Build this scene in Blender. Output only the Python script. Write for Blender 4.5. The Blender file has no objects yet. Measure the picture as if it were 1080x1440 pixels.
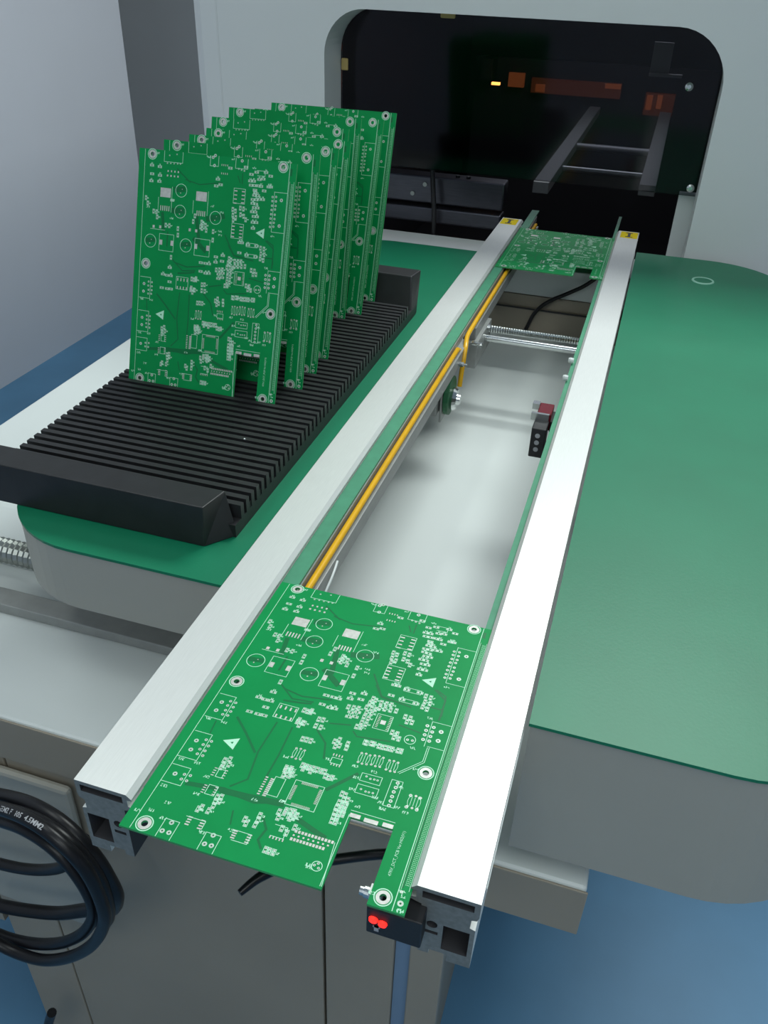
import bpy, bmesh, math, random
from mathutils import Matrix, Vector
random.seed(7)
S = bpy.context.scene
COL = S.collection
# ---------------------------------------------------------------- camera
cam_d = bpy.data.cameras.new('camera'); cam = bpy.data.objects.new('camera', cam_d); COL.objects.link(cam)
cam_d.sensor_fit = 'HORIZONTAL'; cam_d.sensor_width = 36.0; cam_d.lens = 1186.0926/1080*36.0
cam_d.clip_start = 0.02; cam_d.clip_end = 50
cam.matrix_world = Matrix(((0.9527349, -0.1931587, 0.2344909, 0.1860),
                           (0.3022997, 0.5260693, -0.7948999, -0.2434),
                           (0.0301833, 0.8282155, 0.5595964, 0.3923), (0, 0, 0, 1)))
S.camera = cam
# ---------------------------------------------------------------- world, lamps, exposure
w = bpy.data.worlds.new('world'); S.world = w; w.use_nodes = True
w.node_tree.nodes['Background'].inputs[0].default_value = (0.93, 1.0, 0.97, 1)
w.node_tree.nodes['Background'].inputs[1].default_value = 0.22
S.view_settings.view_transform = 'Standard'; S.view_settings.look = 'None'
S.view_settings.exposure = 0.0; S.view_settings.gamma = 1.0; S.view_settings.use_curve_mapping = False
def area(name, loc, sx, sy, power, col=(0.93, 1.0, 0.97)):
    l = bpy.data.lights.new(name, 'AREA'); l.shape = 'RECTANGLE'; l.size = sx; l.size_y = sy; l.energy = power; l.color = col
    o = bpy.data.objects.new(name, l); o.location = loc; COL.objects.link(o); return o
for lx, ly, sx, sy, p in ((0.50, 1.72, 1.2, 0.6, 52), (0.9, -0.6, 0.5, 1.2, 15), (-0.8, 0.3, 0.35, 1.2, 9), (0.2, -1.9, 1.2, 0.8, 17)):
    area('ceiling_key_and_fill', (lx, ly, 1.84), sx, sy, p)  # first is the main ceiling lamp, the others are added fill
# ---------------------------------------------------------------- helpers
def tag(o, label=None, cat=None, group=None, kind=None):
    if label: o['label'] = label
    if cat: o['category'] = cat
    if group: o['group'] = group
    if kind: o['kind'] = kind
    return o
def empty(name, loc=(0, 0, 0)):
    o = bpy.data.objects.new(name, None); o.empty_display_size = 0.02; o.location = loc; COL.objects.link(o); return o
class MB:
    def __init__(s): s.v = []; s.f = []; s.sm = []
    def add(s, vs, fs, smooth=False):
        n = len(s.v); s.v += [tuple(v) for v in vs]; s.f += [tuple(i+n for i in f) for f in fs]; s.sm += [smooth]*len(fs); return s
    def box(s, a, b):
        x0, y0, z0 = a; x1, y1, z1 = b
        return s.hexa([(x0,y0,z0),(x1,y0,z0),(x1,y1,z0),(x0,y1,z0),(x0,y0,z1),(x1,y0,z1),(x1,y1,z1),(x0,y1,z1)])
    def hexa(s, v):
        return s.add(v, [(0,3,2,1),(4,5,6,7),(0,1,5,4),(1,2,6,5),(2,3,7,6),(3,0,4,7)])
    def quad(s, p): return s.add(p, [tuple(range(len(p)))])
    def prism(s, pts, z0, z1):            # xy polygon extruded in z
        n = len(pts); vs = [(x,y,z0) for x,y in pts]+[(x,y,z1) for x,y in pts]
        return s.add(vs, [tuple(range(n-1,-1,-1)), tuple(range(n,2*n))]+[(i,(i+1)%n,n+(i+1)%n,n+i) for i in range(n)])
    def tube(s, path, r, n=10, cap=True):
        P = [Vector(p) for p in path]; rings = []
        t0 = (P[1]-P[0]).normalized(); u = t0.orthogonal().normalized()
        for i, p in enumerate(P):
            t = (P[min(i+1,len(P)-1)]-P[max(i-1,0)]).normalized()
            u = (u-t*u.dot(t)).normalized(); w_ = t.cross(u); rr = r[i] if isinstance(r, (list, tuple)) else r
            rings.append([p+(u*math.cos(2*math.pi*k/n)+w_*math.sin(2*math.pi*k/n))*rr for k in range(n)])
        vs = [v for q in rings for v in q]; m = len(rings)
        s.add(vs, [(i*n+k, i*n+(k+1)%n, (i+1)*n+(k+1)%n, (i+1)*n+k) for i in range(m-1) for k in range(n)], True)
        if cap:
            s.add(rings[0], [tuple(range(n-1,-1,-1))]); s.add(rings[-1], [tuple(range(n))])
        return s
    def lathe(s, c, axis, prof, n=20):     # prof: (distance along axis, radius)
        c = Vector(c); a = Vector(axis).normalized(); u = a.orthogonal().normalized(); w_ = a.cross(u)
        vs = [c+a*h+(u*math.cos(2*math.pi*k/n)+w_*math.sin(2*math.pi*k/n))*max(r,1e-5) for h, r in prof for k in range(n)]
        fs = [(i*n+k, i*n+(k+1)%n, (i+1)*n+(k+1)%n, (i+1)*n+k) for i in range(len(prof)-1) for k in range(n)]
        return s.add(vs, fs)
    def ring(s, cx, cy, r0, r1, z, n=20):
        vs = []
        for k in range(n):
            a = 2*math.pi*k/n; vs += [(cx+r0*math.cos(a), cy+r0*math.sin(a), z), (cx+r1*math.cos(a), cy+r1*math.sin(a), z)]
        return s.add(vs, [(2*k, 2*k+1, (2*k+3)%(2*n), (2*k+2)%(2*n)) for k in range(n)])
    def disc(s, cx, cy, r, z, n=12):
        return s.add([(cx+r*math.cos(2*math.pi*k/n), cy+r*math.sin(2*math.pi*k/n), z) for k in range(n)], [tuple(range(n))])
    def rect(s, cx, cy, w_, h, z, a=0):
        c, q = math.cos(a), math.sin(a)
        return s.quad([(cx+dx*c-dy*q, cy+dx*q+dy*c, z) for dx, dy in ((-w_/2,-h/2),(w_/2,-h/2),(w_/2,h/2),(-w_/2,h/2))])
    def line(s, pts, w_, z):
        P = [Vector((p[0], p[1])) for p in pts]
        P = [p for i, p in enumerate(P) if i == 0 or (p-P[i-1]).length > 1e-6]
        if len(P) < 2: return s
        s.nl = getattr(s, 'nl', 0)+1; z += (s.nl % 36)*1e-6      # every print line at a height of its own
        closed = len(P) > 2 and (P[0]-P[-1]).length < 1e-6; n = len(P); vs = []
        for i, p in enumerate(P):
            a = P[i-1] if i else (P[-2] if closed else None); b = P[i+1] if i < n-1 else (P[1] if closed else None)
            d0 = (p-a).normalized() if a is not None else None; d1 = (b-p).normalized() if b is not None else None
            if d0 is None: d0 = d1; p = p-d1*w_/2
            elif d1 is None: d1 = d0; p = p+d0*w_/2
            t = d0+d1; t = t.normalized() if t.length > 0.3 else d0
            m = Vector((-t.y, t.x)); k = min(1.6, 1/max(0.4, m.dot(Vector((-d1.y, d1.x)))))
            for q in (p+m*w_/2*k, p-m*w_/2*k): vs.append((q.x, q.y, z))
        return s.add(vs, [(2*i, 2*i+1, 2*i+3, 2*i+2) for i in range(n-1)])
    def mesh(s, name, mat):
        me = bpy.data.meshes.new(name); me.from_pydata(s.v, [], s.f)
        me.polygons.foreach_set('use_smooth', s.sm); me.materials.append(mat); me.update(); return me
    def obj(s, name, mat, parent=None, bevel=0, label=None, kind=None):
        o = bpy.data.objects.new(name, s.mesh(name, mat)); COL.objects.link(o)
        if parent: o.parent = parent
        if bevel:
            b = o.modifiers.new('bevel', 'BEVEL'); b.width = bevel; b.segments = 2; b.limit_method = 'ANGLE'
        return tag(o, label, kind=kind)
def link_mesh(name, me, parent=None, label=None, kind=None):
    o = bpy.data.objects.new(name, me); COL.objects.link(o); o.parent = parent; return tag(o, label, kind=kind)
def circ(cx, cy, r, n=20): return [(cx+r*math.cos(2*math.pi*k/n), cy+r*math.sin(2*math.pi*k/n)) for k in range(n)]
def arc(cx, cy, r, a0, a1, n=10):
    return [(cx+r*math.cos(math.radians(a0+(a1-a0)*k/n)), cy+r*math.sin(math.radians(a0+(a1-a0)*k/n))) for k in range(n+1)]
def profile(name, outer, holes, h0, h1, mapf, mat):
    """flat outline with holes extruded from h0 to h1; mapf(x, y, h) -> world"""
    cu = bpy.data.curves.new('tmp', 'CURVE'); cu.dimensions = '2D'; cu.fill_mode = 'BOTH'; cu.extrude = (h1-h0)/2
    for pts in [outer]+list(holes):
        sp = cu.splines.new('POLY'); sp.points.add(len(pts)-1); sp.use_cyclic_u = True
        for p, q in zip(sp.points, pts): p.co = (q[0], q[1], 0, 1)
    o = bpy.data.objects.new('tmp', cu); COL.objects.link(o); bpy.context.view_layer.update()
    me = bpy.data.meshes.new_from_object(o.evaluated_get(bpy.context.evaluated_depsgraph_get()))
    bpy.data.objects.remove(o); bpy.data.curves.remove(cu)
    for v in me.vertices: v.co = mapf(v.co.x, v.co.y, v.co.z+(h0+h1)/2)
    me.name = name; me.materials.clear(); me.materials.append(mat)
    bm = bmesh.new(); bm.from_mesh(me); bmesh.ops.remove_doubles(bm, verts=bm.verts, dist=1e-6)
    bmesh.ops.recalc_face_normals(bm, faces=bm.faces); bm.to_mesh(me); bm.free()
    for p in me.polygons: p.use_smooth = False
    return me
def text_mesh(body, size, mat, mapf, name='lettering', align='LEFT', bold=0):
    cu = bpy.data.curves.new('tmp', 'FONT'); cu.body = body; cu.size = size; cu.align_x = align; cu.offset = bold; cu.resolution_u = 2
    o = bpy.data.objects.new('tmp', cu); COL.objects.link(o); bpy.context.view_layer.update()
    me = bpy.data.meshes.new_from_object(o.evaluated_get(bpy.context.evaluated_depsgraph_get()))
    bpy.data.objects.remove(o); bpy.data.curves.remove(cu)
    for v in me.vertices: v.co = mapf(v.co.x, v.co.y)
    me.name = name; me.materials.clear(); me.materials.append(mat); return me
def catmull(P, n=8):
    P = [Vector(p) for p in P]; out = []
    for i in range(len(P)-1):
        p0, p1, p2, p3 = P[max(i-1,0)], P[i], P[i+1], P[min(i+2,len(P)-1)]
        for k in range(n):
            t = k/n; out.append(0.5*((2*p1)+(p2-p0)*t+(2*p0-5*p1+4*p2-p3)*t*t+(3*p1-p0-3*p2+p3)*t**3))
    return out+[P[-1]]
# ---------------------------------------------------------------- materials
def mat(name, col, rough=0.5, metal=0.0, noise=0.0, nscale=30, bump=0.0, bscale=200, stretch=None, spec=0.5, emit=None, es=0):
    m = bpy.data.materials.new(name); m.use_nodes = True; nt = m.node_tree; b = nt.nodes['Principled BSDF']
    b.inputs['Base Color'].default_value = (*col, 1); b.inputs['Roughness'].default_value = rough; b.inputs['Metallic'].default_value = metal
    b.inputs['Specular IOR Level'].default_value = spec
    if emit: b.inputs['Emission Color'].default_value = (*emit, 1); b.inputs['Emission Strength'].default_value = es
    if noise or bump:
        tc = nt.nodes.new('ShaderNodeTexCoord'); mp = nt.nodes.new('ShaderNodeMapping'); nt.links.new(tc.outputs['Object'], mp.inputs[0])
        if stretch: mp.inputs['Scale'].default_value = stretch
    if noise:
        n = nt.nodes.new('ShaderNodeTexNoise'); n.inputs['Scale'].default_value = nscale; n.inputs['Detail'].default_value = 4
        nt.links.new(mp.outputs[0], n.inputs['Vector'])
        r = nt.nodes.new('ShaderNodeValToRGB'); r.color_ramp.elements[0].position = 0.3; r.color_ramp.elements[1].position = 0.7
        r.color_ramp.elements[0].color = (*[c*(1-noise) for c in col], 1); r.color_ramp.elements[1].color = (*[min(1, c*(1+noise)) for c in col], 1)
        nt.links.new(n.outputs[0], r.inputs[0]); nt.links.new(r.outputs[0], b.inputs['Base Color'])
    if bump:
        n = nt.nodes.new('ShaderNodeTexNoise'); n.inputs['Scale'].default_value = bscale; nt.links.new(mp.outputs[0], n.inputs['Vector'])
        q = nt.nodes.new('ShaderNodeBump'); q.inputs['Strength'].default_value = bump; q.inputs['Distance'].default_value = 0.001
        nt.links.new(n.outputs[0], q.inputs['Height']); nt.links.new(q.outputs[0], b.inputs['Normal'])
    return m
M = dict(
 wall=mat('wall_paint', (0.60, 0.62, 0.68), 0.7, noise=0.03, nscale=2),
 backwall=mat('grey_wall', (0.38, 0.40, 0.43), 0.7, noise=0.05, nscale=2),
 floor=mat('blue_floor', (0.085, 0.22, 0.37), 0.5, noise=0.10, nscale=5, bump=0.05, bscale=60),
 white=mat('white_enamel', (0.62, 0.66, 0.65), 0.45, noise=0.02, nscale=3),
 housing=mat('housing_enamel', (0.63, 0.65, 0.65), 0.45, noise=0.02, nscale=3),
 grey=mat('grey_enamel', (0.36, 0.35, 0.305), 0.5, noise=0.05, nscale=4),
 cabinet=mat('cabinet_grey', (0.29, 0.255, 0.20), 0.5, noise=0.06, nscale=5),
 green=mat('green_mat', (0.004, 0.165, 0.080), 0.42, spec=0.4, noise=0.06, nscale=12, bump=0.06, bscale=500),
 alu=mat('anodised_aluminium', (0.74, 0.755, 0.73), 0.38, 0.4, noise=0.03, nscale=60, bump=0.03, bscale=300, stretch=(20, 1, 20)),
 cavity_shade=mat('profile_cavity_shade', (0.035, 0.035, 0.04), 0.6),
 guide=mat('guide_grey', (0.30, 0.31, 0.30), 0.45, 0.3, noise=0.06, nscale=80),
 screw=mat('greased_steel', (0.34, 0.36, 0.34), 0.32, 0.9, noise=0.1, nscale=80),
 alu_cut=mat('sawn_aluminium', (0.22, 0.23, 0.22), 0.55, 0.4, noise=0.15, nscale=300),
 alu_dark=mat('dark_metal', (0.09, 0.09, 0.11), 0.3, 0.7, noise=0.1, nscale=40, stretch=(1, 1, 12)),
 steel=mat('steel', (0.62, 0.64, 0.63), 0.22, 1.0, noise=0.06, nscale=50),
 black=mat('black_plastic', (0.012, 0.012, 0.014), 0.5, noise=0.2, nscale=80, bump=0.05, bscale=300),
 rack=mat('antistatic_black', (0.016, 0.0165, 0.018), 0.45, spec=0.4, noise=0.15, nscale=60, bump=0.06, bscale=250),
 cable=mat('cable_jacket', (0.006, 0.006, 0.008), 0.36, spec=0.35, noise=0.1, nscale=50),
 charcoal=mat('charcoal_interior', (0.012, 0.012, 0.015), 0.6),
 belt=mat('green_belt', (0.05, 0.25, 0.14), 0.55, noise=0.08, nscale=80),
 yellow=mat('yellow_round_belt', (0.74, 0.40, 0.01), 0.3, noise=0.06, nscale=60),
 sticker=mat('yellow_sticker', (0.88, 0.66, 0.0), 0.6, spec=0.1),
 ink=mat('black_ink', (0.01, 0.01, 0.01), 0.5),
 mask=mat('green_solder_mask', (0.001, 0.255, 0.066), 0.46, spec=0.15, noise=0.07, nscale=22, bump=0.02, bscale=900),
 trace=mat('masked_copper', (0.001, 0.150, 0.045), 0.42, spec=0.28),
 edge=mat('board_edge', (0.04, 0.30, 0.10), 0.6),
 silk=mat('silkscreen_ink', (0.46, 0.82, 0.60), 0.55),
 tin=mat('tinned_pad', (0.58, 0.58, 0.54), 0.42, 0.3, noise=0.12, nscale=400),
 hole=mat('hole_barrel', (0.04, 0.035, 0.02), 0.5),
 red=mat('red_plastic', (0.13, 0.004, 0.01), 0.25),
 led=mat('red_led', (0.6, 0.02, 0.01), 0.4, emit=(1.0, 0.015, 0.01), es=2.6),
 amber=mat('amber_lamp', (0.5, 0.15, 0.02), 0.4, emit=(1.0, 0.32, 0.06), es=9.0),
 amber_dim=mat('amber_backlit', (0.3, 0.08, 0.02), 0.4, emit=(1.0, 0.25, 0.07), es=0.16),
 amber_faint=mat('amber_faint', (0.10, 0.03, 0.01), 0.5, emit=(1.0, 0.2, 0.05), es=0.045),
 tan=mat('tan_clip', (0.45, 0.33, 0.12), 0.5),
 print=mat('grey_print', (0.35, 0.36, 0.38), 0.5),
)
def tinted():
    m = bpy.data.materials.new('tinted_acrylic'); m.use_nodes = True; nt = m.node_tree
    for n in list(nt.nodes): nt.nodes.remove(n)
    o = nt.nodes.new('ShaderNodeOutputMaterial'); mx = nt.nodes.new('ShaderNodeMixShader'); fr = nt.nodes.new('ShaderNodeFresnel')
    t = nt.nodes.new('ShaderNodeBsdfTransparent'); g = nt.nodes.new('ShaderNodeBsdfGlossy')
    t.inputs[0].default_value = (0.58, 0.58, 0.62, 1); g.inputs['Roughness'].default_value = 0.08; fr.inputs[0].default_value = 1.45
    g.inputs[0].default_value = (0.5, 0.5, 0.5, 1)
    nt.links.new(fr.outputs[0], mx.inputs[0]); nt.links.new(t.outputs[0], mx.inputs[1]); nt.links.new(g.outputs[0], mx.inputs[2]); nt.links.new(mx.outputs[0], o.inputs[0])
    return m
M['tint'] = tinted()
# ---------------------------------------------------------------- the room
def struct(name, mb, m): o = mb.obj(name, m); o['kind'] = 'structure'; return o
struct('floor', MB().box((-3.4, -2.6, -0.85), (3.2, 4.4, -0.75)), M['floor'])
struct('wall_left', MB().box((-1.70, -2.6, -0.75), (-1.57, 2.50, 1.9)), M['wall'])
struct('wall_back', MB().box((-3.4, 4.0, -0.75), (3.2, 4.1, 1.9)), M['backwall'])
struct('wall_right', MB().box((3.0, -2.6, -0.75), (3.1, 4.0, 1.9)), M['wall'])
struct('wall_front', MB().box((-1.57, -2.6, -0.75), (3.0, -2.5, 1.9)), M['wall'])
struct('ceiling', MB().box((-3.4, -2.6, 1.9), (3.2, 4.1, 2.0)), M['wall'])
struct('baseboard_back', MB().box((-3.3, 3.985, -0.75), (3.0, 4.0, -0.66)), M['white'])
# ---------------------------------------------------------------- machine housing with tinted window
hs = tag(empty('machine_housing', (0.3, 1.17, -0.75)), 'white enamelled machine housing with dark round-cornered window behind the conveyor', 'machine')
hs.location = (0, 0, 0)
zy = lambda x, z, h: Vector((x, h, z))
opening = [(-0.357, -0.05), (0.247, -0.05)]+arc(0.172, 0.232, 0.075, 0, 90, 10)+arc(-0.292, 0.242, 0.065, 90, 180, 10)
link_mesh('front_panel', profile('front_panel', [(-0.54, -0.75), (1.3, -0.75), (1.3, 0.55), (-0.54, 0.55)], [opening], 1.17, 1.255, zy, M['housing']), hs)
MB().prism([(-0.54, 1.17), (-0.54, 1.25), (-0.60, 1.25), (-0.60, 1.205), (-0.575, 1.18)], -0.75, 0.55).obj('corner_post', M['housing'], hs, bevel=0.004)
MB().box((-0.60, 1.25, -0.75), (-0.585, 3.3, 0.55)).obj('side_panel', M['housing'], hs)
MB().box((-0.60, 1.17, 0.55), (1.3, 3.3, 0.565)).obj('roof_panel', M['housing'], hs)
MB().box((1.285, 1.255, -0.75), (1.30, 3.3, 0.55)).obj('side_panel', M['housing'], hs)
MB().box((-0.357, 1.256, -0.056), (0.247, 1.285, -0.051)).obj('sill', M['white'], hs)
MB().box((0.2215, 1.256, -0.05), (0.262, 1.266, 0.072)).obj('flange', M['white'], hs, bevel=0.001)
win = [(-0.356, 0.070), (0.246, 0.070)]+arc(0.172, 0.232, 0.074, 0, 90, 10)+arc(-0.292, 0.242, 0.064, 90, 180, 10)
link_mesh('window_panel', profile('window_panel', win, [], 1.246, 1.2505, zy, M['tint']), hs, label='dark tinted acrylic window panel')
for x, z in ((0.2025, 0.2254), (0.2365, 0.0818)):
    MB().lathe((x, 1.246, z), (0, -1, 0), [(0, 0.006), (0.002, 0.006), (0.004, 0.003), (0.004, 0)], 14).obj('screw', M['steel'], hs)
for x, z, w_, h in ((-0.349, 0.2222, 0.012, 0.018), (-0.178, 0.301, 0.024, 0.009)):
    MB().box((x-w_/2, 1.242, z-h/2), (x+w_/2, 1.2458, z+h/2)).obj('panel_clip', M['tan'], hs, bevel=0.002, label='tan clip on the window edge')
sh = MB()
for a, b in (((-0.58, 1.29, -0.42), (-0.57, 3.25, 0.6)), ((0.60, 1.29, -0.42), (0.61, 3.25, 0.6)), ((-0.57, 1.29, -0.43), (0.60, 3.25, -0.42)), ((-0.57, 1.29, 0.59), (0.60, 3.25, 0.6)), ((-0.57, 3.24, -0.42), (0.60, 3.25, 0.59))):
    sh.box(a, b)
sh.obj('interior_lining', M['charcoal'], hs)
# inside the housing
area('interior_fill', (0.0, 2.0, 0.52), 0.5, 0.5, 2.2, (0.85, 0.9, 1.0))  # added fill that lifts the dark interior, no real fixture
inn = tag(empty('inner_conveyor'), 'dark conveyor rails inside the machine, seen through the tinted window', 'conveyor')
for x0, x1, y0 in ((-0.056, -0.024, 1.56), (0.150, 0.183, 1.63)):
    MB().box((x0, y0, -0.022), (x1, 2.62, 0)).obj('rail', M['guide'], inn, bevel=0.001)
MB().tube([(-0.024, 2.04, -0.012), (0.150, 2.04, -0.012)], 0.008, 12).obj('cross_shaft', M['guide'], inn)
MB().tube([(-0.024, 1.78, -0.014), (0.150, 1.78, -0.014)], 0.006, 12).obj('cross_shaft', M['screw'], inn)
rb = tag(empty('squeegee_beam'), 'dark brushed metal beam under the window, left of the conveyor inside the machine', 'machine part')
MB().box((-0.40, 1.33, -0.008), (-0.075, 1.37, 0.040)).obj('beam', M['alu_dark'], rb, bevel=0.003)
MB().box((-0.40, 1.32, -0.040), (-0.075, 1.36, -0.013)).obj('lower_beam', M['alu_dark'], rb, bevel=0.003)
for x in (-0.165, -0.145): MB().lathe((x, 1.345, 0.040), (0, 0, 1), [(0, 0.004), (0.004, 0.004), (0.004, 0)], 10).obj('screw', M['black'], rb)
for x, y, z in ((-0.245, 1.33, 0.008), (-0.222, 1.33, 0.026)): MB().lathe((x, y, z), (0, -1, 0), [(0, 0.004), (0.003, 0.004), (0.003, 0)], 10).obj('bolt', M['screw'], rb)
tag(MB().tube(catmull([(-0.205, 1.31, 0.055), (-0.200, 1.306, 0.02), (-0.195, 1.302, -0.02), (-0.192, 1.30, -0.09)], 5), 0.0045).obj('hanging_cable', M['black']), 'short black cable hanging straight down behind the left green table', 'cable')
il = tag(empty('inner_amber_panel'), 'dim amber lit panel deep inside the machine', 'light')
MB().box((-0.335, 2.75, 0.020), (-0.285, 2.77, 0.060)).obj('lit_block', M['amber_dim'], il)
MB().box((-0.26, 2.75, 0.008), (0.02, 2.77, 0.050)).obj('lit_strip', M['amber_faint'], il)
MB().box((-0.245, 2.745, 0.012), (-0.215, 2.75, 0.034)).obj('lit_mark', M['amber_dim'], il)
MB().box((-0.03, 2.745, 0.036), (0.018, 2.75, 0.050)).obj('lit_mark', M['amber_dim'], il)
MB().box((0.105, 2.635, 0.0), (0.122, 2.64, 0.04)).obj('lit_mark', M['amber_dim'], il)
MB().box((0.135, 2.635, 0.005), (0.150, 2.64, 0.042)).obj('lit_mark', M['amber_dim'], il)
MB().box((0.10, 2.64, -0.015), (0.185, 2.66, 0.045)).obj('lit_block', M['amber_faint'], il)
MB().box((-0.415, 2.70, 0.040), (-0.38, 2.86, 0.10)).obj('housing', M['black'], il)
MB().box((-0.36, 2.60, 0.040), (-0.335, 2.615, 0.047)).obj('lamp', M['amber'], il, label='bright amber indicator light')
MB().box((-0.45, 2.78, -0.42), (0.30, 2.80, 0.10)).obj('back_plate', M['charcoal'], il)
lb = tag(empty('label_reflection'), 'grey label reflection at the upper right of the tinted window, modelled as a small plate', 'plate')  # reflection of a grey label, built as solid pieces behind the window
MB().box((0.130, 1.60, 0.205), (0.165, 1.61, 0.255)).obj('plate', M['grey'], lb)
MB().box((0.130, 1.585, 0.200), (0.190, 1.60, 0.205)).obj('ledge', M['grey'], lb)
# ---------------------------------------------------------------- machine base under the conveyor
mbs = tag(empty('machine_cabinet'), 'grey machine base with white deck under the conveyor', 'machine')
MB().box((-0.58, 0.1275, -0.202), (0.234, 1.130, -0.150)).obj('deck', M['white'], mbs, bevel=0.003)
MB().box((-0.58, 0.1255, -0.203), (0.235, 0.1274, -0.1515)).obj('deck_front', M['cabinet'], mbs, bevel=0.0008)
MB().box((-0.58, 1.131, -0.40), (0.40, 1.168, -0.107)).obj('rear_rail', M['cabinet'], mbs, bevel=0.001)
MB().box((-0.045, 1.1285, -0.1095), (0.13, 1.1305, -0.107)).obj('rear_seam', M['black'], mbs)
MB().box((-0.05, 1.136, -0.1069), (0.135, 1.168, -0.088)).obj('rear_panel', M['cabinet'], mbs)
MB().box((-0.05, 1.138, -0.0878), (0.135, 1.168, -0.040)).obj('rear_cover', M['white'], mbs, bevel=0.002)
MB().box((-0.318, 0.140, -0.75), (0.128, 1.12, -0.203)).obj('cabinet_body', M['cabinet'], mbs)
cx = [(-0.33, -0.262), (-0.260, 0.0350), (0.0372, 0.099), (0.1125, 0.141)]
for a, b in cx: MB().box((a, 0.128, -0.745), (b, 0.1395, -0.203)).obj('cabinet_panel', M['cabinet'], mbs, bevel=0.0015)
MB().box((0.0995, 0.132, -0.745), (0.112, 0.1395, -0.203)).obj('cabinet_strip', mat('blue_grey_strip', (0.17, 0.25, 0.36), 0.4), mbs, label='blue grey vertical strip on the cabinet')
MB().box((-0.62, 0.118, -0.43), (-0.192, 0.1265, -0.213)).obj('side_door', M['grey'], mbs, bevel=0.004)
MB().box((-0.58, 0.1268, -0.500), (-0.335, 0.50, -0.203)).obj('side_box', M['cabinet'], mbs)
# linear guide and ball screw across the front of the deck
def threaded(name, p, q, r, m, parent, pitch):
    p = Vector(p); q = Vector(q); L = (q-p).length; n = int(L/pitch*2); prof = []
    for i in range(n+1): prof.append((L*i/n, r if i % 2 else r*0.86))
    return MB().lathe(p, (q-p), prof, 14).obj(name, m, parent)
bsn = tag(empty('ball_screw_front'), 'steel ball screw with guide bar under the left green table', 'ball screw'); bsn.name = 'ball_screw'
threaded('screw_shaft', (-0.575, 0.277, -0.108), (0.12, 0.277, -0.108), 0.0125, M['screw'], bsn, 0.006)
MB().box((-0.575, 0.236, -0.149), (0.12, 0.258, -0.138)).obj('guide_bar', M['guide'], bsn, bevel=0.001)
for x in (-0.574, 0.09): MB().box((x, 0.255, -0.1495), (x+0.03, 0.293, -0.09)).obj('bearing_block', M['white'], bsn, bevel=0.002)
MB().box((-0.50, 0.300, -0.1495), (-0.335, 0.36, -0.125)).obj('cover_plate', M['white'], bsn, bevel=0.001)
bsf = tag(empty('ball_screw'), 'steel ball screw crossing the gap between the two conveyor rails', 'ball screw')
threaded('screw_shaft', (-0.02, 0.862, -0.046), (0.150, 0.862, -0.046), 0.0052, M['steel'], bsf, 0.0034)
gs = tag(MB().tube([(-0.02, 0.830, -0.047), (0.150, 0.830, -0.047)], 0.0045, 16).obj('guide_shaft', M['steel']), 'smooth steel guide shaft just in front of the ball screw in the conveyor gap', 'shaft')
bk = tag(empty('bearing_block'), 'grey metal bearing block holding the screw at the left rail', 'bracket')
MB().box((-0.030, 0.775, -0.070), (0.003, 0.870, -0.034)).obj('block', M['guide'], bk, bevel=0.001)
for y, z in ((0.79, -0.042), (0.84, -0.036)): MB().lathe((0.003, y, z), (1, 0, 0), [(0, 0.004), (0.004, 0.004), (0.004, 0)], 12).obj('screw', M['steel'], bk)
# ---------------------------------------------------------------- green tables
def rrect(x0, y0, x1, y1, rs):      # radii: front-left, front-right, back-right, back-left
    P = []
    for (cx_, cy_, a0), r in zip(((x0, y0, 180), (x1, y0, 270), (x1, y1, 0), (x0, y1, 90)), rs):
        if r == 0: P.append((cx_, cy_)); continue
        P += arc(cx_+(r if cx_ == x0 else -r), cy_+(r if cy_ == y0 else -r), r, a0, a0+90, 12)
    return P
def table(pts, pin, z, label):
    t = tag(empty('machine_table'), label, 'table', 'green covered side tables of the machine')
    MB().prism(pts, -0.0055, -0.003).obj('mat', M['green'], t)
    MB().prism(pin, z, -0.0058).obj('skirt', M['grey'], t)
    return t
tl = table(rrect(-0.285, 0.185, -0.063, 1.0615, (0.09, 0, 0, 0.09)), rrect(-0.284, 0.186, -0.064, 1.0605, (0.089, 0, 0, 0.089)), -0.064, 'left green-topped table with rounded corner under the black board rack')
tr = table(rrect(0.1745, 0.1275, 0.395, 1.158, (0, 0.1, 0.11, 0)), rrect(0.1755, 0.1290, 0.394, 1.157, (0, 0.099, 0.109, 0)), -0.128, 'right green-topped table, empty, along the right conveyor rail')
PALE = mat('pale_rim', (0.30, 0.58, 0.44), 0.3)
for x, y in ((0.2755, 1.052), (0.3320, 0.1790)):
    MB().lathe((x, y, -0.003), (0, 0, 1), [(0, 0.0160), (0.0012, 0.0155), (0.0012, 0.0128), (0.0, 0.0125)], 28).obj('grommet', PALE, tr, label='pale round rim set in the green mat')
    MB().lathe((x, y, -0.0032), (0, 0, 1), [(0, 0.0126), (0.0008, 0.0126), (0.0008, 0)], 28).obj('plug', M['green'], tr)
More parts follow.
